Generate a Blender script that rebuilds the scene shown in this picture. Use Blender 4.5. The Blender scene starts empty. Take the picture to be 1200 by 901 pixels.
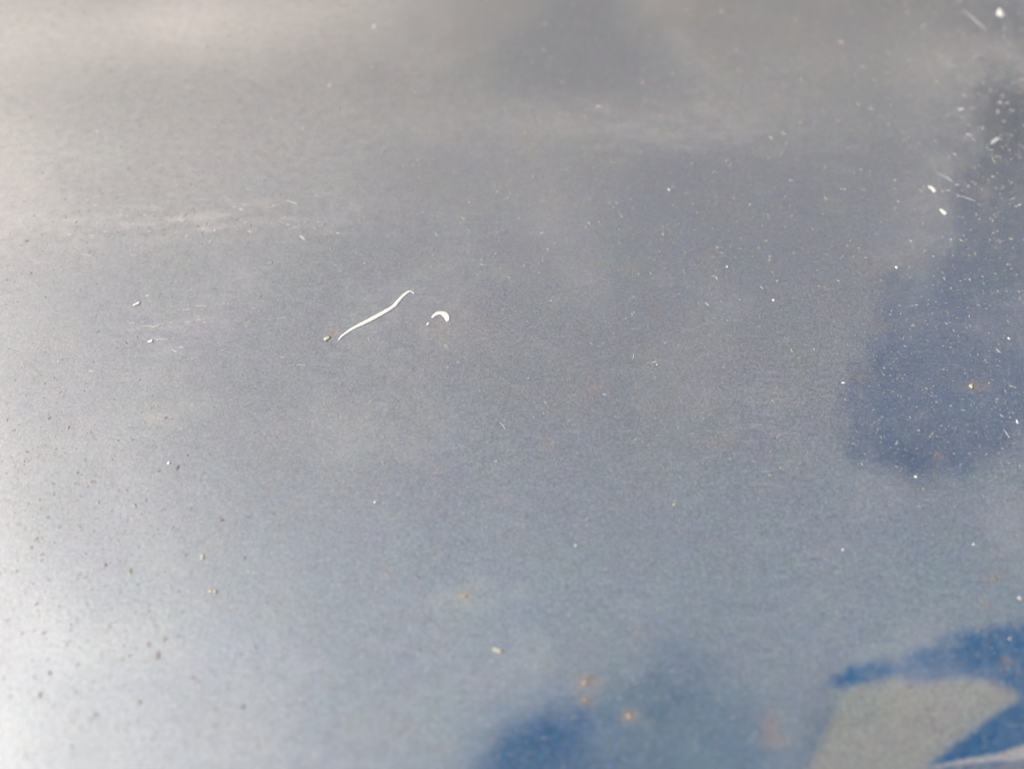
import bpy, bmesh, math, random
import numpy as np
from mathutils import Vector
random.seed(7); rng = np.random.default_rng(7)
sc = bpy.context.scene
C = sc.collection
R = math.radians

# ------------------------------------------------------------------ camera
LENS, TILT, DIST = 27.0, R(35), 0.100          # close-up by a wide phone lens
cam_d = bpy.data.cameras.new('camera'); cam = bpy.data.objects.new('camera', cam_d); C.objects.link(cam)
cam_d.sensor_width = 36; cam_d.lens = LENS; cam_d.clip_start = 0.002; cam_d.clip_end = 50
CAM = Vector((0, -DIST*math.sin(TILT), DIST*math.cos(TILT)))
cam.location = CAM; cam.rotation_euler = (TILT, 0, 0)
cam_d.dof.use_dof = True; cam_d.dof.focus_distance = 0.103; cam_d.dof.aperture_fstop = 11.5
cam_d.dof.aperture_blades = 0
sc.camera = cam

# ------------------------------------------------------------------ sky, sun, exposure
SUN_EL, SUN_AZ = R(30), R(271)              # azimuth clockwise from +Y: the sun stands to the left, slightly behind
w = bpy.data.worlds.new('World'); sc.world = w; w.use_nodes = True
nt = w.node_tree; nt.nodes.clear()
wo = nt.nodes.new('ShaderNodeOutputWorld'); bg = nt.nodes.new('ShaderNodeBackground')
sky = nt.nodes.new('ShaderNodeTexSky'); sky.sky_type = 'NISHITA'; sky.sun_disc = False
sky.sun_elevation = SUN_EL; sky.sun_rotation = SUN_AZ
sky.air_density = 1.0; sky.dust_density = 6.0; sky.ozone_density = 1.0; sky.altitude = 0
hs = nt.nodes.new('ShaderNodeHueSaturation'); hs.inputs['Saturation'].default_value = 0.45   # thin high cloud
nt.links.new(sky.outputs[0], hs.inputs['Color']); nt.links.new(hs.outputs[0], bg.inputs[0])
bg.inputs[1].default_value = 0.07
nt.links.new(bg.outputs[0], wo.inputs[0])
sd = bpy.data.lights.new('sun', 'SUN'); sun = bpy.data.objects.new('sun', sd); C.objects.link(sun)
sd.energy = 2.15; sd.angle = R(20); sd.color = (1, 0.935, 0.86)
sv = Vector((math.sin(SUN_AZ)*math.cos(SUN_EL), math.cos(SUN_AZ)*math.cos(SUN_EL), math.sin(SUN_EL)))
sun.rotation_euler = (-sv).to_track_quat('-Z', 'Y').to_euler(); sun.location = sv*0.5
sc.view_settings.view_transform = 'Standard'; sc.view_settings.look = 'None'
sc.view_settings.exposure = 1.06; sc.view_settings.gamma = 1.0; sc.view_settings.use_curve_mapping = False
sc.cycles.use_denoising = True

# ------------------------------------------------------------------ helpers
S = 36.0/LENS
ct, st_ = math.cos(TILT), math.sin(TILT)
def at(px, py, z=0.0):
    """point of the sheet seen at a pixel of the 1200x901 photograph"""
    x = (px/1200-.5)*S; y = (.5-py/901)*S*901/1200
    d = Vector((x, y*ct+st_, y*st_-ct))
    t = (CAM.z-z)/-d.z
    return CAM + d*t
def to_px(X, Y):
    """numpy: sheet coordinates -> photograph pixels (used only to lay the print out)"""
    dx, dy, dz = X-CAM.x, Y-CAM.y, -CAM.z
    yc = dy*ct + dz*st_; zc = dy*st_ - dz*ct
    zc = np.maximum(zc, 0.015)
    return (dx/zc/S+.5)*1200, (.5-yc/zc/S*1200/901)*901

def tag(o, label, cat, group=None, kind=None):
    if label: o['label'] = label
    if cat: o['category'] = cat
    if group: o['group'] = group
    if kind: o['kind'] = kind
    return o
def obj(name, me, parent=None, mats=()):
    o = bpy.data.objects.new(name, me); C.objects.link(o)
    for m in mats:
        if m.name not in [k.name for k in me.materials if k]: me.materials.append(m)
    if parent: o.parent = parent
    return o

def value_noise(X, Y, s, seed):
    """smooth value noise, feature size s"""
    r = np.random.default_rng(seed); T = r.random((256, 256))
    u, v = X/s+1000, Y/s+1000
    i, j = np.floor(u).astype(int), np.floor(v).astype(int); f, g = u-i, v-j
    f = f*f*(3-2*f); g = g*g*(3-2*g)
    a = T[i%256, j%256]; b = T[(i+1)%256, j%256]; c = T[i%256, (j+1)%256]; d = T[(i+1)%256, (j+1)%256]
    return (a*(1-f)+b*f)*(1-g)+(c*(1-f)+d*f)*g
def fbm(X, Y, s, seed, n=4):
    t = 0; a = 1; q = 0
    for k in range(n):
        for h, w in ((.6+1.3*k, .5), (2.1+1.7*k, .5)):          # two turned lattices: no visible grid
            c_, s_ = math.cos(h), math.sin(h)
            t = t + a*w*value_noise(X*c_-Y*s_, X*s_+Y*c_, s/2**k, seed+k+int(h*10))
        q += a; a *= .55
    return np.clip(.5+(t/q-.5)*1.35, 0, 1)                                           # 0..1, mean .5
def sstep(x, a, b):
    t = np.clip((x-a)/(b-a), 0, 1); return t*t*(3-2*t)
def poly_mask(PX, PY, pts, soft, jit=0, seed=0, js=30):
    """soft inside mask of a polygon in pixels"""
    x, y = PX, PY
    n = len(pts); d = np.full(x.shape, 1e9); s = np.zeros(x.shape, bool)
    for k in range(n):
        (ax, ay), (bx, by) = pts[k], pts[(k+1) % n]
        ex, ey = bx-ax, by-ay; wx, wy = x-ax, y-ay
        t = np.clip((wx*ex+wy*ey)/(ex*ex+ey*ey+1e-9), 0, 1)
        d = np.minimum(d, np.hypot(wx-ex*t, wy-ey*t))
        c = (ay > y) != (by > y)
        xi = ax+(y-ay)*ex/(ey if abs(ey) > 1e-9 else 1e-9)
        s ^= c & (x < xi)
    sd_ = np.where(s, d, -d)
    if jit: sd_ = sd_ + (fbm(x, y, js, seed)-.5)*2*jit
    return sstep(sd_, -soft, soft)
def blob(PX, PY, x, y, rx, ry, ang=0, p=1.0):
    c, s = math.cos(R(ang)), math.sin(R(ang))
    u = ((PX-x)*c+(PY-y)*s)/rx; v = (-(PX-x)*s+(PY-y)*c)/ry
    return np.exp(-(u*u+v*v)*p)

# ------------------------------------------------------------------ the print: ink colour, dust film, painted glare and reflection, laid out on the sheet
def srgb(r, g, b):
    f = lambda c: ((c/255+.055)/1.055)**2.4 if c > 10 else c/255/12.92
    return np.array([f(r), f(g), f(b)])
MID   = np.array([.146, .158, .188])      # hazy grey blue of the print
DEEP  = np.array([.002, .062, .165])      # strong blue: ink band and painted dark reflection
NAVY  = np.array([.038, .074, .152])
SLATE = np.array([.066, .078, .100])
PALE  = np.array([.184, .196, .196])      # unprinted patch
def print_layout(X, Y):
    px, py = to_px(X, Y)
    n1 = fbm(px, py, 90, 11); n2 = fbm(px, py, 26, 21); n3 = fbm(px, py, 9, 25, 3)
    col = np.empty(X.shape+(3,)); col[:] = MID
    def lay(m, c):
        nonlocal col
        m = np.clip(m, 0, 1)[..., None]; col = col*(1-m)+np.asarray(c)*m
    # lower part a touch bluer, upper part greyer
    lay(sstep(py+.12*px, 420, 60)*.9, [.168, .160, .152])
    lay(sstep(py+.10*px, 480, 820)*.9, [.132, .175, .228])
    # navy area on the right
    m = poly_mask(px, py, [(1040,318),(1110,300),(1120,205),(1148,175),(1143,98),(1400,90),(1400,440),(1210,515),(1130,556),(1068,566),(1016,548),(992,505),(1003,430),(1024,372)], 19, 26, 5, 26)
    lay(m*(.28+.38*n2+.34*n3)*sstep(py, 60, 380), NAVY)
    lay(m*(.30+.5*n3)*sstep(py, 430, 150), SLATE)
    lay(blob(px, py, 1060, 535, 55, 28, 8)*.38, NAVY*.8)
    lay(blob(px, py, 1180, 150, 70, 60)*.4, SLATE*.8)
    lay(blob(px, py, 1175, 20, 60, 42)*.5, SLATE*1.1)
    # slate wedge near the top
    m = poly_mask(px, py, [(575,60),(700,-40),(770,25),(835,95),(868,118),(800,124),(690,112),(590,104)], 16, 12, 9, 40)
    lay(m*.42, [.100, .115, .140])
    lay(blob(px, py, 480, 200, 90, 36, 0)*.2, [.10, .115, .14])
    # blue cloud at the lower edge: a dark reflection painted into the colour
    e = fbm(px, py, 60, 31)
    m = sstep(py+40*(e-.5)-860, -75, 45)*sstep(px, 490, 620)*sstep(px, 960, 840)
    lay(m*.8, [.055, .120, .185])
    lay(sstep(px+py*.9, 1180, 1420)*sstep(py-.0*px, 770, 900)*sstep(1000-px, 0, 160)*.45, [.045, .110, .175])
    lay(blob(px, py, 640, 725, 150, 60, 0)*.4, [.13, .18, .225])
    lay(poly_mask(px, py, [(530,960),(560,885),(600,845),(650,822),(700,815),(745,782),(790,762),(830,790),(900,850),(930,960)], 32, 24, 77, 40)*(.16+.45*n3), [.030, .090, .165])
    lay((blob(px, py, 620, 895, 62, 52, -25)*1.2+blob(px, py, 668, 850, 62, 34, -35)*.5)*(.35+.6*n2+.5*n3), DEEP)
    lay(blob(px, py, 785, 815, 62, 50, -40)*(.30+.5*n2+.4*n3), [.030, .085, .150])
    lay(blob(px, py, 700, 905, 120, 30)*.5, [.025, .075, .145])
    # band above the pale patch and its blue surroundings
    m = poly_mask(px, py, [(978,800),(990,782),(1040,772),(1085,757),(1130,738),(1230,722),(1400,700),(1400,960),(1060,960),(1110,872),(1190,820),(1150,797),(1040,799),(1005,806)], 11, 15, 3, 20)
    lay(m*(.88+.3*(n2-.5)+.5*(n3-.5)), DEEP*1.12)
    lay(blob(px, py, 958, 862, 20, 62, 14)*.55, [.04, .065, .125])
    m = poly_mask(px, py, [(1086,897),(1120,868),(1200,815),(1400,700),(1400,840),(1200,874)], 4, 3, 8, 14)
    lay(m*.55, DEEP)
    m = poly_mask(px, py, [(1070,903),(1200,893),(1400,870),(1400,1100),(1060,1100)], 5, 4, 6, 14)
    lay(m*.9, [.10, .115, .15])
    # warm and cool drift in the old ink
    k = (n1-.5)[..., None]
    col = col*(1+k*np.array([.12, .06, .0]))
    k = (fbm(px, py, 240, 51, 2)-.5)[..., None]
    col = col*(1+k*np.array([.10, .07, .05]))
    rr = np.random.default_rng(5)
    for _ in range(70):                                   # tan freckles of old dirt
        x, y, q = rr.uniform(0, 1200), rr.uniform(120, 900), rr.uniform(3, 9)
        lay(blob(px, py, x, y, q*rr.uniform(1, 1.8), q, rr.uniform(-40, 40))*rr.uniform(.08, .3)*(.4+1.2*n3), [.235, .185, .145])
    for x, y, a_, b_, q in ((389,389,8,5,.55),(545,698,8,7,.4),(686,798,13,9,.5),(700,803,14,9,.3),(688,820,12,8,.4),(738,838,10,9,.5),(905,855,13,20,.4),(920,868,14,6,.25),
                            (748,743,4,12,.25),(1100,535,6,5,.35),(1165,676,13,6,.25),(1155,706,8,8,.25),(1145,452,15,6,.35),(1180,775,8,8,.35),(847,518,14,8,.2),(643,520,7,9,.25),
                            (695,455,9,9,.2),(830,303,12,10,.18),(515,386,22,14,.12),(560,375,22,22,.12),(1012,442,14,6,.25),(176,492,9,9,.2)):
        lay(blob(px, py, x, y, a_, b_)*q*(.5+1.0*n3), [.27, .175, .115])
    # dust smears and streaks, plus glare painted along the left and top left
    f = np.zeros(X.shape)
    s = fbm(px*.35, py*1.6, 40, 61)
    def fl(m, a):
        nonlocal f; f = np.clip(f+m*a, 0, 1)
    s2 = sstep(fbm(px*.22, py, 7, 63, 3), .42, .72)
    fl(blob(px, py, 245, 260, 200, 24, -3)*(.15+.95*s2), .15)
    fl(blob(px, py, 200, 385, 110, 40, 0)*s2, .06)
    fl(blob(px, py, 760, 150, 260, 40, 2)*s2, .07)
    fl(blob(px, py, -60, 190, 330, 210, 0), .14)  # painted glare over the upper left
    fl(blob(px, py, 300, 170, 280, 130, 0), .135)  # the painted glare carried further inward
    fl(sstep(px+80*(n1-.5), 150, -80)*sstep(py, 850, 600), .11)  # left-edge glare put into the colour
    fl(blob(px, py, 300, 960, 220, 160), .06)  # lower left glow widened in the colour
    fl(blob(px, py, 95, 20, 340, 62, -2), .22)  # bright veil along the top left, painted
    fl(blob(px, py, 300, 20, 220, 42, -8), .16)  # painted veil fading to the right
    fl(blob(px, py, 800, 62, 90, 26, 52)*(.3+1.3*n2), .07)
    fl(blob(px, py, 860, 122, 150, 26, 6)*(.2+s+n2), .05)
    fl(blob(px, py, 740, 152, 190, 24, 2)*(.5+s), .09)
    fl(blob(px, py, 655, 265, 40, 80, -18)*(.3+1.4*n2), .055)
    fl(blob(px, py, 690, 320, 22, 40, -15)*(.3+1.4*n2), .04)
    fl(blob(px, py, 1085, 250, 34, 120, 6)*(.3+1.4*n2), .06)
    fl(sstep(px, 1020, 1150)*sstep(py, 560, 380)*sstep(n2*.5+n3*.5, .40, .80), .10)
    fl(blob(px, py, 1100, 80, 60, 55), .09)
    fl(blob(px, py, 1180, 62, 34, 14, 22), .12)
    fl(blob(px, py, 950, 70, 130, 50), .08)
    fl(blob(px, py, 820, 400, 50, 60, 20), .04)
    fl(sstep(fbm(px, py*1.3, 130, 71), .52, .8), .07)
    # specular is cut where the blue is darkest
    lum = col.mean(-1); g_ = .35+.65*sstep(lum, .06, .125)
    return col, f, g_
def set_layout(me):
    n = len(me.vertices); co = np.empty(n*3); me.vertices.foreach_get('co', co); co = co.reshape(-1, 3)
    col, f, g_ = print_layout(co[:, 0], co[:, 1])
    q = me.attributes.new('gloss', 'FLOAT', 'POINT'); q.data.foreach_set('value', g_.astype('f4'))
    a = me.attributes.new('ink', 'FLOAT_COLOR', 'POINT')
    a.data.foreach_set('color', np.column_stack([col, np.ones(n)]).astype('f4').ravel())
    b = me.attributes.new('film', 'FLOAT', 'POINT'); b.data.foreach_set('value', f.astype('f4'))  # dust smears and painted glare in one value

# ------------------------------------------------------------------ materials
class N:
    def __init__(s, name):
        s.m = bpy.data.materials.new(name); s.m.use_nodes = True; s.t = s.m.node_tree
        s.b = s.t.nodes['Principled BSDF']
    def n(s, ty, **k):
        q = s.t.nodes.new(ty)
        for a, v in k.items():
            if a in q.inputs: q.inputs[a].default_value = v
            else: setattr(q, a, v)
        return q
    def l(s, a, b): s.t.links.new(a, b)
    def math(s, op, a, b=None, clamp=False):
        q = s.t.nodes.new('ShaderNodeMath'); q.operation = op; q.use_clamp = clamp
        for i, v in enumerate((a, b)):
            if v is None: continue
            if isinstance(v, (int, float)): q.inputs[i].default_value = v
            else: s.l(v, q.inputs[i])
        return q.outputs[0]
    def noise(s, scale, vec, detail=2, rough=.5, color=False):
        q = s.n('ShaderNodeTexNoise'); q.inputs['Scale'].default_value = scale
        q.inputs['Detail'].default_value = detail; q.inputs['Roughness'].default_value = rough
        s.l(vec, q.inputs['Vector']); return q.outputs['Color' if color else 'Fac']
    def mapr(s, v, a, b, c=0, d=1):
        q = s.n('ShaderNodeMapRange'); s.l(v, q.inputs[0])
        for i, x in enumerate((a, b, c, d)): q.inputs[i+1].default_value = x
        return q.outputs[0]
    def mix(s, fac, a, b, blend='MIX'):
        q = s.n('ShaderNodeMix', data_type='RGBA', blend_type=blend)
        for i, v in ((0, fac), (6, a), (7, b)):
            if isinstance(v, (int, float)): q.inputs[i].default_value = v
            elif isinstance(v, (tuple, list)): q.inputs[i].default_value = (*v, 1) if len(v) == 3 else v
            else: s.l(v, q.inputs[i])
        return q.outputs[2]

def print_material():
    M = N('weathered_blue_print')
    co = M.n('ShaderNodeTexCoord').outputs['Object']
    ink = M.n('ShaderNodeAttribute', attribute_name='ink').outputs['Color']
    film = M.n('ShaderNodeAttribute', attribute_name='film').outputs['Fac']  # dust smears together with the painted glare
    g1 = M.noise(4200, co, 2, .7); g2 = M.noise(1900, co, 3, .65); g3 = M.noise(700, co, 3, .6)
    # ink grain: light and dark flecks of the worn ink
    grain = M.math('ADD', M.math('MULTIPLY', M.math('SUBTRACT', g1, .5), 1.75), M.math('MULTIPLY', M.math('SUBTRACT', g2, .5), 1.25))
    grain = M.math('ADD', grain, M.math('MULTIPLY', M.math('SUBTRACT', g3, .5), .22))
    gm = M.n('ShaderNodeCombineColor')
    gg = M.math('ADD', grain, 1.0)
    for i in range(3): M.l(gg, gm.inputs[i])
    c = M.mix(1.0, ink, gm.outputs[0], 'MULTIPLY')
    fk = M.mapr(M.noise(2700, co, 1, .5), .62, .78)
    c = M.mix(M.math('MULTIPLY', fk, .50), c, (.42, .41, .40))
    fd = M.mapr(M.noise(3100, co, 1, .5), .38, .24)
    c = M.mix(M.math('MULTIPLY', fd, .42), c, (.03, .035, .05))
    ft = M.mapr(M.noise(1700, co, 2, .6), .60, .74)
    c = M.mix(M.math('MULTIPLY', ft, .34), c, (.25, .19, .135))
    # slow colour drift of the ink
    d = M.noise(160, co, 3, .6, color=True)
    d2 = M.noise(520, co, 2, .6, color=True)
    c = M.mix(.08, c, M.mix(1.0, c, M.mix(1.0, d2, (2, 2, 2), 'MULTIPLY'), 'MULTIPLY'))
    c = M.mix(.10, c, M.mix(1.0, c, M.mix(1.0, d, (2, 2, 2), 'MULTIPLY'), 'MULTIPLY'))
    # fine streaks wiped across the sheet
    mp = M.n('ShaderNodeMapping'); mp.inputs['Scale'].default_value = (260, 1500, 1); mp.inputs['Rotation'].default_value = (0, 0, .05)
    M.l(co, mp.inputs[0]); stn = M.noise(1.0, mp.outputs[0], 3, .6)
    stm = M.mapr(stn, .55, .8); patch = M.mapr(M.noise(45, co, 2), .42, .68)
    streak = M.math('MULTIPLY', M.math('MULTIPLY', stm, patch), .16)
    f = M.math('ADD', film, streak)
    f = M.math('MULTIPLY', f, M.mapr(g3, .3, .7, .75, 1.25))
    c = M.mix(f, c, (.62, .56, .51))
    # rust-coloured freckles
    vo = M.n('ShaderNodeTexVoronoi'); vo.inputs['Scale'].default_value = 95; M.l(co, vo.inputs['Vector'])
    rw = M.mapr(M.math('ADD', vo.outputs['Distance'], M.math('MULTIPLY', g3, .10)), .065, .16, 1, 0)
    sel = M.n('ShaderNodeSeparateColor'); M.l(vo.outputs['Color'], sel.inputs[0])
    rw = M.math('MULTIPLY', rw, M.mapr(sel.outputs[0], .80, .95))
    c = M.mix(M.math('MULTIPLY', rw, .35), c, (.20, .12, .07))
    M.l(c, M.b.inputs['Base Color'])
    rgh = M.math('ADD', M.mapr(g3, .3, .7, .44, .50), M.math('MULTIPLY', f, .25))
    M.l(rgh, M.b.inputs['Roughness'])
    M.b.inputs['IOR'].default_value = 2.0
    gl = M.n('ShaderNodeAttribute', attribute_name='gloss').outputs['Fac']; M.l(gl, M.b.inputs['Specular IOR Level'])
    # relief: orange peel plus a very slight warp of the sheet
    b1 = M.n('ShaderNodeBump'); b1.inputs['Strength'].default_value = .42; b1.inputs['Distance'].default_value = .00006
    M.l(M.math('ADD', g2, M.math('MULTIPLY', g1, .5)), b1.inputs['Height'])
    b2 = M.n('ShaderNodeBump'); b2.inputs['Strength'].default_value = .5; b2.inputs['Distance'].default_value = .0012
    M.l(M.noise(28, co, 2, .4), b2.inputs['Height']); M.l(b1.outputs[0], b2.inputs['Normal'])
    M.l(b2.outputs[0], M.b.inputs['Normal'])
    return M.m
def simple(name, col, rough=.6, var=.15, scale=4000, bump=0, spec=.4, ior=1.5):
    M = N(name); co = M.n('ShaderNodeTexCoord').outputs['Object']
    nz = M.noise(scale, co, 3, .6)
    M.l(M.mix(nz, tuple(c*(1-var) for c in col), tuple(min(1, c*(1+var)) for c in col)), M.b.inputs['Base Color'])
    M.b.inputs['IOR'].default_value = ior; M.b.inputs['Roughness'].default_value = rough; M.b.inputs['Specular IOR Level'].default_value = spec
    if bump:
        b = M.n('ShaderNodeBump'); b.inputs['Strength'].default_value = bump; b.inputs['Distance'].default_value = .00005
        M.l(nz, b.inputs['Height']); M.l(b.outputs[0], M.b.inputs['Normal'])
    return M.m
m_print = print_material()
m_white = simple('white_fibre', (.68, .67, .645), .6, .05)
m_cream = simple('cream_grit', (.52, .48, .38), .55, .15)
m_dust  = simple('pale_dust', (.315, .30, .275), .7, .2, 9000)
m_faint = simple('grey_dust', (.25, .23, .195), .5, .2, 7000, spec=1, ior=1.95)
m_dark  = simple('dark_grit', (.135, .10, .08), .6, .3, 9000, spec=1, ior=1.9)
m_rust  = simple('rust_brown_grit', (.24, .155, .10), .48, .3, 6000, spec=1, ior=2)
m_scuff = simple('bare_white_scratch', (.48, .47, .46), .5, .1)
m_core  = simple('grey_sheet_core', (.35, .36, .37), .6, .1)

# ------------------------------------------------------------------ the sheet
T = 0.0012
def sheet_axis(lo, hi, flo, fhi, fine, coarse):
    a = np.arange(flo, fhi, fine)
    l = np.arange(flo, lo, -coarse)[1:][::-1]; r = np.arange(a[-1], hi, coarse)[1:]
    return np.concatenate([[lo], l, a, r, [hi]])
gx = sheet_axis(-.26, .26, -.135, .135, .00038, .006)
gy = sheet_axis(-.16, .22, -.058, .115, .00038, .006)
X, Y = np.meshgrid(gx, gy); nx_, ny_ = len(gx), len(gy)
verts = np.column_stack([X.ravel(), Y.ravel(), np.zeros(X.size)])
ii = (np.arange(ny_-1)[:, None]*nx_+np.arange(nx_-1)[None]).ravel()
faces = np.column_stack([ii, ii+1, ii+1+nx_, ii+nx_])
me = bpy.data.meshes.new('printed_face')
me.vertices.add(len(verts)); me.vertices.foreach_set('co', verts.astype('f4').ravel())
me.loops.add(faces.size); me.loops.foreach_set('vertex_index', faces.ravel().astype('i4'))
me.polygons.add(len(faces)); me.polygons.foreach_set('loop_start', np.arange(0, faces.size, 4).astype('i4'))
me.update(calc_edges=True); me.validate()
set_layout(me)
sheet = bpy.data.objects.new('printed_sheet', None); C.objects.link(sheet); sheet.empty_display_size = .05
tag(sheet, 'worn glossy blue printed sheet filling the whole picture, hazy with dust and sheen', 'printed sheet')
obj('printed_face', me, sheet, [m_print])
bm = bmesh.new(); bmesh.ops.create_cube(bm, size=1)
for v in bm.verts: v.co = Vector((v.co.x*.52, v.co.y*.38+.03, v.co.z*T-T/2-.00003))
bmesh.ops.bevel(bm, geom=[e for e in bm.edges], offset=.0002, segments=2, affect='EDGES')
cm = bpy.data.meshes.new('backing_board'); bm.to_mesh(cm); bm.free()
obj('backing_board', cm, sheet, [m_core])

# ------------------------------------------------------------------ flat printed shapes: a film of its own thickness each
def smooth_closed(pts, k=6):
    out = []; n = len(pts)
    for i in range(n):
        p0, p1, p2, p3 = [np.array(pts[(i+q-1) % n], float) for q in range(4)]
        for t in np.arange(k)/k:
            out.append(tuple(.5*((2*p1)+(p2-p0)*t+(2*p0-5*p1+4*p2-p3)*t*t+(3*p1-p0-3*p2+p3)*t**3)))
    return out
def printed_area(name, pts, soft, jit, colour, grow, h, label, step=.00035):
    """a printed shape as its own thin film: fine mesh with worn, uneven rim"""
    P = [at(*p) for p in pts]
    xs = np.arange(min(p.x for p in P)-.003, max(p.x for p in P)+.003, step); ys = np.arange(min(p.y for p in P)-.003, max(p.y for p in P)+.003, step)
    X, Y = np.meshgrid(xs, ys); px, py = to_px(X, Y)
    m = poly_mask(px, py, pts, soft, jit, 15, 24)
    keep = m > grow
    f = keep[:-1, :-1] & keep[1:, :-1] & keep[:-1, 1:] & keep[1:, 1:]
    I, J = np.nonzero(f); w_ = X.shape[1]
    q = np.column_stack([I*w_+J, I*w_+J+1, (I+1)*w_+J+1, (I+1)*w_+J])
    u, inv = np.unique(q.ravel(), return_inverse=True); q = inv.reshape(-1, 4)
    xx, yy, mm = X.ravel()[u], Y.ravel()[u], m.ravel()[u]
    zz = h*np.clip(mm*2, 0, 1)
    me = bpy.data.meshes.new(name); me.from_pydata(np.column_stack([xx, yy, zz]).tolist(), [], q.tolist()); me.update()
    col, fi, g_ = print_layout(xx, yy)
    k = mm[:, None]; nn = (fbm(px.ravel()[u], py.ravel()[u], 50, 91)-.5)[:, None]
    col = col*(1-k)+colour*(1+nn*np.array([.16, .05, -.02]))*k
    n = len(u)
    t = me.attributes.new('ink', 'FLOAT_COLOR', 'POINT'); t.data.foreach_set('color', np.column_stack([col, np.ones(n)]).astype('f4').ravel())
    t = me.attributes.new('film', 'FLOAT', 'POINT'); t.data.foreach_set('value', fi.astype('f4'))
    t = me.attributes.new('gloss', 'FLOAT', 'POINT'); t.data.foreach_set('value', (g_*(1-mm)+.7*mm).astype('f4'))
    o = obj(name, me, sheet, [m_print]); o['label'] = label; o.location.z = .000008; return o
printed_area('printed_patch', smooth_closed([(1010,802),(1060,799),(1120,797),(1148,797),(1170,804),(1193,815),(1180,826),(1160,838),(1135,858),(1112,876),(1092,892),(1070,910),(1000,925),(948,920),(955,893),(966,865),(978,838),(990,815)], 4),
             11, 4, PALE, .02, .00002, 'pale grey printed patch in the lower right corner')
printed_area('printed_stripe', smooth_closed([(1076,902),(1110,893),(1140,887),(1170,882),(1200,872),(1260,858),(1260,885),(1200,890),(1170,892),(1130,896),(1105,899)], 4),
             2.5, .8, np.array([.27, .27, .28]), .02, .00002, 'thin pale printed stripe crossing the lower right corner', .00022)

# ------------------------------------------------------------------ things lying on the sheet
MM = .001
def ribbon(name, pts, widths, h, mat, parent=None, seg=8, lift=None):
    """tapered strand along px points; widths in px across; half-round section resting on the sheet"""
    # smooth
    q = []; n = len(pts)
    for i in range(n-1):
        p0 = np.array(pts[max(i-1, 0)], float); p1 = np.array(pts[i], float); p2 = np.array(pts[i+1], float); p3 = np.array(pts[min(i+2, n-1)], float)
        for t in np.arange(5)/5:
            q.append((*(.5*((2*p1)+(p2-p0)*t+(2*p0-5*p1+4*p2-p3)*t*t+(3*p1-p0-3*p2+p3)*t**3)), widths[i]*(1-t)+widths[i+1]*t))
    q.append((*pts[-1], widths[-1]))
    P = [at(a, b) for a, b, _ in q]
    o0 = sum(P, Vector())/len(P)
    sc_ = (at(q[len(q)//2][0]+1, q[len(q)//2][1])-at(q[len(q)//2][0], q[len(q)//2][1])).length
    bm = bmesh.new(); rings = []
    for i, p in enumerate(P):
        d = (P[min(i+1, len(P)-1)]-P[max(i-1, 0)]).normalized(); nrm = Vector((-d.y, d.x, 0))
        r = max(q[i][2]*sc_*.5, 1e-6); hh = min(h, r*1.3) + 0
        wob = 1+random.uniform(-.08, .08)
        ring = []
        for k in range(seg):
            a = 2*math.pi*k/seg
            z = hh*.5*(1+math.sin(a)) + .000004 + (lift(i/len(P)) if lift else 0)
            ring.append(bm.verts.new(p-o0+nrm*(math.cos(a)*r*wob)+Vector((0, 0, z))))
        rings.append(ring)
    for a, b in zip(rings, rings[1:]):
        for k in range(seg):
            bm.faces.new((a[k], a[(k+1) % seg], b[(k+1) % seg], b[k]))
    bm.faces.new(rings[0][::-1]); bm.faces.new(rings[-1])
    bmesh.ops.recalc_face_normals(bm, faces=bm.faces)
    for f_ in bm.faces: f_.smooth = True
    m = bpy.data.meshes.new(name); bm.to_mesh(m); bm.free()
    o = obj(name, m, parent, [mat]); o.location = o0; return o
def crumb(name, x, y, w_, h_, ang, mat, parent=None, hz=.2, sub=2, rough=.25):
    """irregular grain; w_, h_ in px along / across ang"""
    bm = bmesh.new(); bmesh.ops.create_icosphere(bm, subdivisions=sub, radius=1)
    sx = (at(x+1, y)-at(x, y)).length; sy = (at(x, y+1)-at(x, y)).length
    ph = [random.uniform(0, 6.28) for _ in range(4)]
    a, b = w_*.5, h_*.5; c_, s_ = math.cos(R(ang)), math.sin(R(ang))
    zz = min(w_, h_)*.5*sx*hz
    for v in bm.verts:
        k = 1+rough*(math.sin(3*v.co.x+ph[0])*math.cos(4*v.co.y+ph[1])+.5*math.sin(7*v.co.z+ph[2]+3*v.co.x))
        u, t = v.co.x*k*a, v.co.y*k*b
        v.co = Vector(((u*c_-t*s_)*sx, (u*s_+t*c_)*sy, v.co.z*k*zz))
    zmin = min(v.co.z for v in bm.verts)
    for v in bm.verts: v.co.z -= zmin*.85
    for f_ in bm.faces: f_.smooth = sub > 1
    m = bpy.data.meshes.new(name); bm.to_mesh(m); bm.free()
    o = obj(name, m, parent, [mat]); o.location = at(x, y); return o

# the long white fibre, end hook included
fb = ribbon('lint_fibre', [(397,398.5),(402,393),(414,385),(430,377),(446,368.5),(461,359.5),(466,354),(473,346.5),(479,342),(482.5,342),(485.5,344.5)],
            [1.9,3.0,4.2,5.6,5.6,4.9,4.6,4.2,3.4,1.7,.9], .00005, m_white)
tag(fb, 'long curved white lint fibre with a hooked upper end, left of centre', 'lint fibre')
cf = ribbon('paper_curl', [(506.5,372.5),(510,369),(515,367),(520,367.5),(523.5,370.5),(525,376.5)], [2.4,4.4,5.6,7.2,7.4,3.6], .00004, m_white)
tag(cf, 'white crescent-shaped paper curl just right of the long white fibre', 'paper curl', 'white paper curls')
t_ = crumb('paper_crumb', 501.8, 379.5, 5.0, 2.2, 45, m_white)
tag(t_, 'tiny white crumb below the left tip of the white crescent curl', 'crumb')
t_ = crumb('paper_crumb', 383.5, 396.8, 7.5, 4.6, 25, m_cream)
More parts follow.
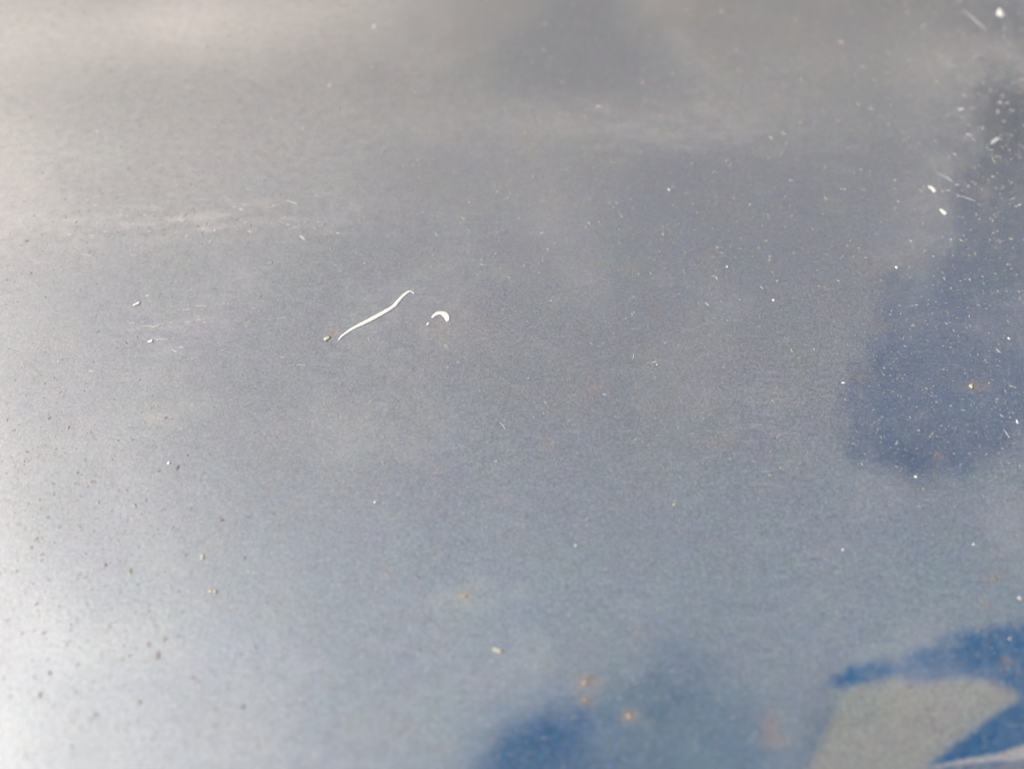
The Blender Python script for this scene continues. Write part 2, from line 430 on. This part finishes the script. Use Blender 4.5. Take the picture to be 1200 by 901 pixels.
tag(t_, 'cream crumb at the lower left end of the long white fibre', 'crumb')
t_ = ribbon('paper_curl', [(1087.6,219.0),(1091,219.8),(1094.2,222.5),(1095,225.5)], [2.4,5.6,5.6,3.2], .00004, m_white)
tag(t_, 'upper of two small white curled flakes near the right edge', 'paper curl', 'white paper curls')
t_ = ribbon('paper_curl', [(1101,246.0),(1104,246.8),(1106.8,249.4),(1107.8,251.8)], [2.6,5.8,5.6,3.0], .00004, m_white)
tag(t_, 'lower of two small white curled flakes near the right edge', 'paper curl', 'white paper curls')
def lump(name, spots, mat, label, cat):
    """one clump made of a few touching grains"""
    parts = [crumb(name, *s, mat) for s in spots]
    o = parts[0]; bm = bmesh.new()
    for q_ in parts:
        tmp = q_.data.copy(); tmp.transform(__import__('mathutils').Matrix.Translation(q_.location-o.location)); bm.from_mesh(tmp); bpy.data.meshes.remove(tmp)
    m = bpy.data.meshes.new(name); bm.to_mesh(m); bm.free(); m.materials.append(mat)
    for q_ in parts[1:]: bpy.data.objects.remove(q_)
    o.data = m; tag(o, label, cat); return o
lump('paper_crumb', [(1172.8,17.2,8,6.5,20),(1172,12.4,4,4,0),(1176.5,18,4,3,0)], m_white, 'clumped white crumb in the upper right corner', 'crumb')
CR = [ # x, y, w, h, angle, material, name, label, category
 (237.5,652.5,3.6,6.5,8,m_cream,'sand_grain','upright yellowish grain at lower left, above a paired grain','grain'),
 (583.5,762,12.5,5.0,-22,m_cream,'chaff_flake','cream flake below centre, above the blue cloud at the lower edge','flake'),
 (439.5,588.5,4.6,3.8,0,m_white,'dust_grain','single white dust grain below the long fibre, at mid height of the lower half','grain'),
 (988.5,448.6,6.4,2.8,0,m_white,'dust_grain','bright white flat grain at the left edge of the navy area','grain'),
 (1138.0,452.5,4.2,5.4,-30,m_cream,'sand_grain','cream grain inside the navy area on the right','grain'),
 (906.5,351.8,4.8,3.6,20,m_white,'dust_grain','white dust grain right of centre, left of the navy area','grain'),
 (160.5,356.3,11.5,4.2,26,m_white,'chaff_flake','slanted white flake heading the scuffed cluster on the left','flake'),
 (176.5,400.0,7.4,4.6,18,m_white,'chaff_flake','bright white flake at the bottom of the left scuffed cluster','flake'),
 (1192,494,3.4,6.0,0,m_white,'dust_grain','white dust grain at the right edge beside the navy area','grain'),
 (545,698.5,8.5,7.5,0,m_rust,'rust_speck','orange rust speck in the pale area below centre','rust speck'),
 (686.5,798.5,12,9,10,m_rust,'rust_speck','brown rust speck above the blue cloud at the lower edge','rust speck'),
 (687.5,820,11,6,5,m_rust,'rust_speck','faint brown rust speck just under another, above the blue cloud','rust speck'),
 (738.5,838.5,11,9,-20,m_rust,'rust_speck','reddish rust speck on the right of the blue cloud','rust speck'),
 (629.5,213,4.2,4.0,0,m_dark,'dark_grain','lone dark grain above centre','grain'),
 (1141,453.6,4.5,2.6,0,m_dark,'dark_grain','dark grain touching the cream grain in the navy area','grain'),
 (1003,392.5,6.5,2.4,-25,m_dark,'dark_grain','thin dark grain just left of the navy area','grain'),
 (674.5,638.5,4,3.6,0,m_white,'dust_grain','white dust grain in the pale area right of centre, lower half','grain'),
 (1050,20,0,0,0,None,'','',''),
 (1141,637.5,3.8,3.8,0,m_white,'dust_grain','white dust grain above the deep blue band at lower right','grain'),
 (1195,701,4.5,5,0,m_white,'dust_grain','white dust grain on the right edge above the deep blue band','grain'),
 (988,644,4.2,4,0,m_white,'dust_grain','white dust grain under the navy area, far above the pale patch','grain'),
 (1166.5,677,6.5,7,0,simple('olive_grit',(.17,.18,.11),.48,.2, spec=1, ior=2),'lichen_speck','greenish speck near the right edge above the deep blue band','speck'),
 (114.5,563.8,0,0,0,None,'','',''),
 (198,542.5,5,4.4,0,m_white,'dust_grain','white dust grain in the bright area left of centre','grain'),
 (765,231,0,0,0,None,'','',''),
 (57.5,788.5,10,8,-10,m_dark,'dark_grain','large blurred dark grain near the lower left corner','grain'),
 (46,814,9,10,30,m_dark,'dark_grain','large blurred dark grain below another near the lower left corner','grain'),
 (283.5,828,10,9,0,m_dark,'dark_grain','round dark grain right of the lower left glare','grain'),
 (123,662,7,8,0,m_dark,'dark_grain','dark grain above the lower left glare','grain'),
 (112,836.5,8,7,0,m_dark,'dark_grain','dark grain in the middle of the lower left glare','grain'),
 (285.5,653.5,6,6,0,m_dark,'dark_grain','dark grain right of the upright yellowish grain','grain'),
 (31,529.5,8.5,3,14,m_dark,'dark_grain','flat dark grain on the pale left edge','grain'),
 (19,669,7,5,15,m_dark,'dark_grain','dark grain at the far left edge, lower half','grain'),
 (299,757.5,9,5,-20,m_dark,'dark_grain','elongated dark grain in the hazy lower left','grain'),
]
for (x, y, w_, h_, a_, mt, nm, lb, ct_) in CR:
    if mt is None: continue
    flat = mt is m_rust or nm == 'lichen_speck'
    k_ = .72 if flat else .52 if mt is m_dark else .8 if mt is m_white else 1
    o = crumb(nm, x, y, w_*k_, h_*k_*(.78 if y > 560 and mt is m_white else 1), a_, mt, hz=.008 if flat else .22)
    tag(o, lb, ct_, {'dark_grain': 'dark grains on the sheet', 'dust_grain': 'white dust grains on the sheet', 'sand_grain': 'cream grains on the sheet', 'rust_speck': 'rust specks near the lower edge', 'chaff_flake': 'pale flakes on the sheet'}.get(nm))
p1 = lump('sand_grain', [(247,692.5,5,4.5,0),(252,692.8,4,5.5,20)], m_cream, 'paired cream grains at lower left, below the upright grain', 'grain'); p1['group'] = 'cream grains on the sheet'

# scratches: parts of the sheet, the bare white showing
SCR = [ # points, widths
 ([(168,382.2),(174,382),(180,383),(184,382.3),(188,381)], [1.2,1.7,1.9,2.4,1.8]),
 ([(183.5,398),(190,397.6),(199,398)], [1.6,1.8,.6]),
 ([(228.5,359),(232,358.6),(238,358.4),(243,359.2)], [1,1.8,1.8,1]),
 ([(214,363.6),(219,363),(224,363.2)], [1,1.5,.8]),
 ([(216,378.4),(220,378),(224,378.4)], [1,2,1]),
 ([(201,409.5),(205.5,411.5),(208,413)], [.8,2.2,1]),
 ([(151.5,379.3),(155,378.6),(158.5,379)], [1.2,2.2,1]),
 ([(336,235),(341,236.5),(350,240)], [1,2.2,1.6]),
 ([(208,257),(212,257.6),(217,259.6)], [1.2,2.6,1.6]),
 ([(97,298),(103,298.6),(109,300)], [1.2,2.2,1]),
 ([(1121,229),(1130,231),(1138,234),(1143.5,236)], [.6,1.3,1.6,.7]),
 ([(1098,203),(1110,208),(1117,214)], [.6,1.6,.6]),
 ([(1128,12),(1138,20),(1146,27),(1154,33)], [.6,1.6,2.6,1.6]),
 ([(741.5,422),(742.8,417),(743,414)], [.5,1.2,.6]),
 ([(586,495),(590,499),(592,503)], [.4,1.0,.5]),
 ([(834,323.5),(839,324.5),(840.5,328)], [.7,1.5,.7]),
 ([(348,428),(353,427.6),(359,428)], [.6,1.3,.7]),
 ([(1176,503),(1180,508),(1183,513)], [.5,1.4,.5]),
 ([(326,373.3),(331,372.7),(336,373.2)], [.6,1.3,.5]),
 ([(511,356),(514,354),(519,353.4)], [.5,1.2,.5]),
 ([(430.5,395),(433,398.5),(432.8,401)], [.5,1.3,.6]),
 ([(764,425),(767.5,424.4),(770,424.8)], [.6,1.6,.8]),
 ([(706,461),(709,462.6),(712,462.4)], [.5,1.2,.6]),
]
for k_, (p_, w_) in enumerate(SCR):
    ribbon('scratch', p_, [q*.95 for q in w_], .00003, m_scuff, sheet)

# countless dust, fine grit and hair scuffs
def scatter(name, spots, mat, label, cat, hz=.5):
    """spots: px x, y, length px, width px, angle; eight-sided grains in one mesh"""
    base = []; 
    V, F = [], []
    for (x, y, a, b, ang) in spots:
        p = at(x, y); s1 = (at(x+1, y)-p).length; s2 = (at(x, y+1)-p).length
        c_, s_ = math.cos(ang), math.sin(ang); n0 = len(V)
        k = 6; zt = min(a, b)*s1*hz*.5
        for lvl, (rr, z) in enumerate(((1, .000002), (.72, zt))):
            for q in range(k):
                t = 2*math.pi*q/k+random.uniform(-.25, .25); r_ = rr*random.uniform(.75, 1.2)
                u, v = math.cos(t)*a*.5*r_, math.sin(t)*b*.5*r_
                V.append((p.x+(u*c_-v*s_)*s1, p.y+(u*s_+v*c_)*s2, z))
        for q in range(k): F.append((n0+q, n0+(q+1) % k, n0+k+(q+1) % k, n0+k+q))
        F.append(tuple(n0+k+q for q in range(k)))
    m = bpy.data.meshes.new(name); m.from_pydata(V, [], F); m.update()
    o = obj(name, m, None, [mat]); tag(o, label, cat, kind='stuff'); return o
def pick(n, dens):
    out = []
    while len(out) < n:
        x, y = random.uniform(-20, 1220), random.uniform(-15, 915)
        if random.random() < dens(x, y): out.append((x, y))
    return out
G = lambda x, y, cx, cy, rx, ry: math.exp(-((x-cx)/rx)**2-((y-cy)/ry)**2)
def d_fine(x, y):
    return min(1, .26+.42*G(x, y, 1190, 260, 90, 200)+.28*G(x, y, 1110, 400, 80, 130)+.45*G(x, y, 1140, 70, 120, 80)+.9*G(x, y, 240, 262, 190, 26)
               +.25*G(x, y, 700, 190, 260, 120)+.3*G(x, y, 190, 380, 120, 40)+.25*G(x, y, 660, 290, 160, 90)+.25*G(x, y, 1060, 520, 80, 50))*(1 if y < 560 else .45)
sp = []
for (x, y) in pick(4600, d_fine):
    s_ = random.lognormvariate(0, .38)
    sp.append((x, y, 1.6*s_*random.uniform(.9, 1.8), 1.05*s_, random.gauss(0, .6)))
scatter('fine_dust', sp, m_dust, 'fine pale dust scattered over the whole blue sheet', 'dust', hz=.3)
sp = []
for (x, y) in pick(30, d_fine):
    s_ = random.lognormvariate(0, .4); sp.append((x, y, 1.9*s_, 1.6*s_, random.uniform(0, 3)))
scatter('bright_dust', sp, m_white, 'sparse bright white dust points on the blue sheet', 'dust', hz=.4)
sp = []
for (x, y) in pick(950, lambda x, y: min(1, .9*G(x, y, 60, 700, 170, 260)+.4*G(x, y, 250, 790, 200, 130)+.02)*(1 if y > 430 else .12)):
    s_ = random.lognormvariate(0, .4); sp.append((x, y, 1.9*s_*random.uniform(.8, 1.5), 1.5*s_, random.uniform(0, 3)))
scatter('dark_grit', sp, m_dark, 'fine dark grit sprinkled over the bright lower left', 'grit', hz=.25)

sp = []
for (x, y) in pick(800, lambda x, y: (1-y/330)*(.35+.5*G(x, y, 800, 130, 260, 60)+.6*G(x, y, 1120, 90, 110, 110)+.4*G(x, y, 250, 262, 200, 30)) *(1-.9*G(x, y, 0, 60, 420, 150)) if y < 330 else 0):
    s_ = random.lognormvariate(0, .3); sp.append((x, y, 2.7*s_*random.uniform(.9, 1.6), 1.9*s_, random.gauss(0, .4)))
scatter('blurred_dust', sp, m_faint, 'coarser pale dust on the far part of the sheet, out of focus', 'dust', hz=.12)

sp = []
for (x, y) in pick(190, lambda x, y: min(1, G(x, y, 230, 262, 170, 22)+.35*G(x, y, 190, 380, 90, 36)+.7*G(x, y, 1165, 150, 60, 120)+.12*G(x, y, 480, 230, 160, 90))):
    s_ = random.lognormvariate(0, .4); sp.append((x, y, 2.6*s_*random.uniform(.8, 1.8), 1.1*s_, random.gauss(.05, .35)))
scatter('scuff_flecks', sp, m_scuff, 'tiny whitish scuff flecks gathered in the pale band on the left and the upper right corner', 'dust', hz=.1)
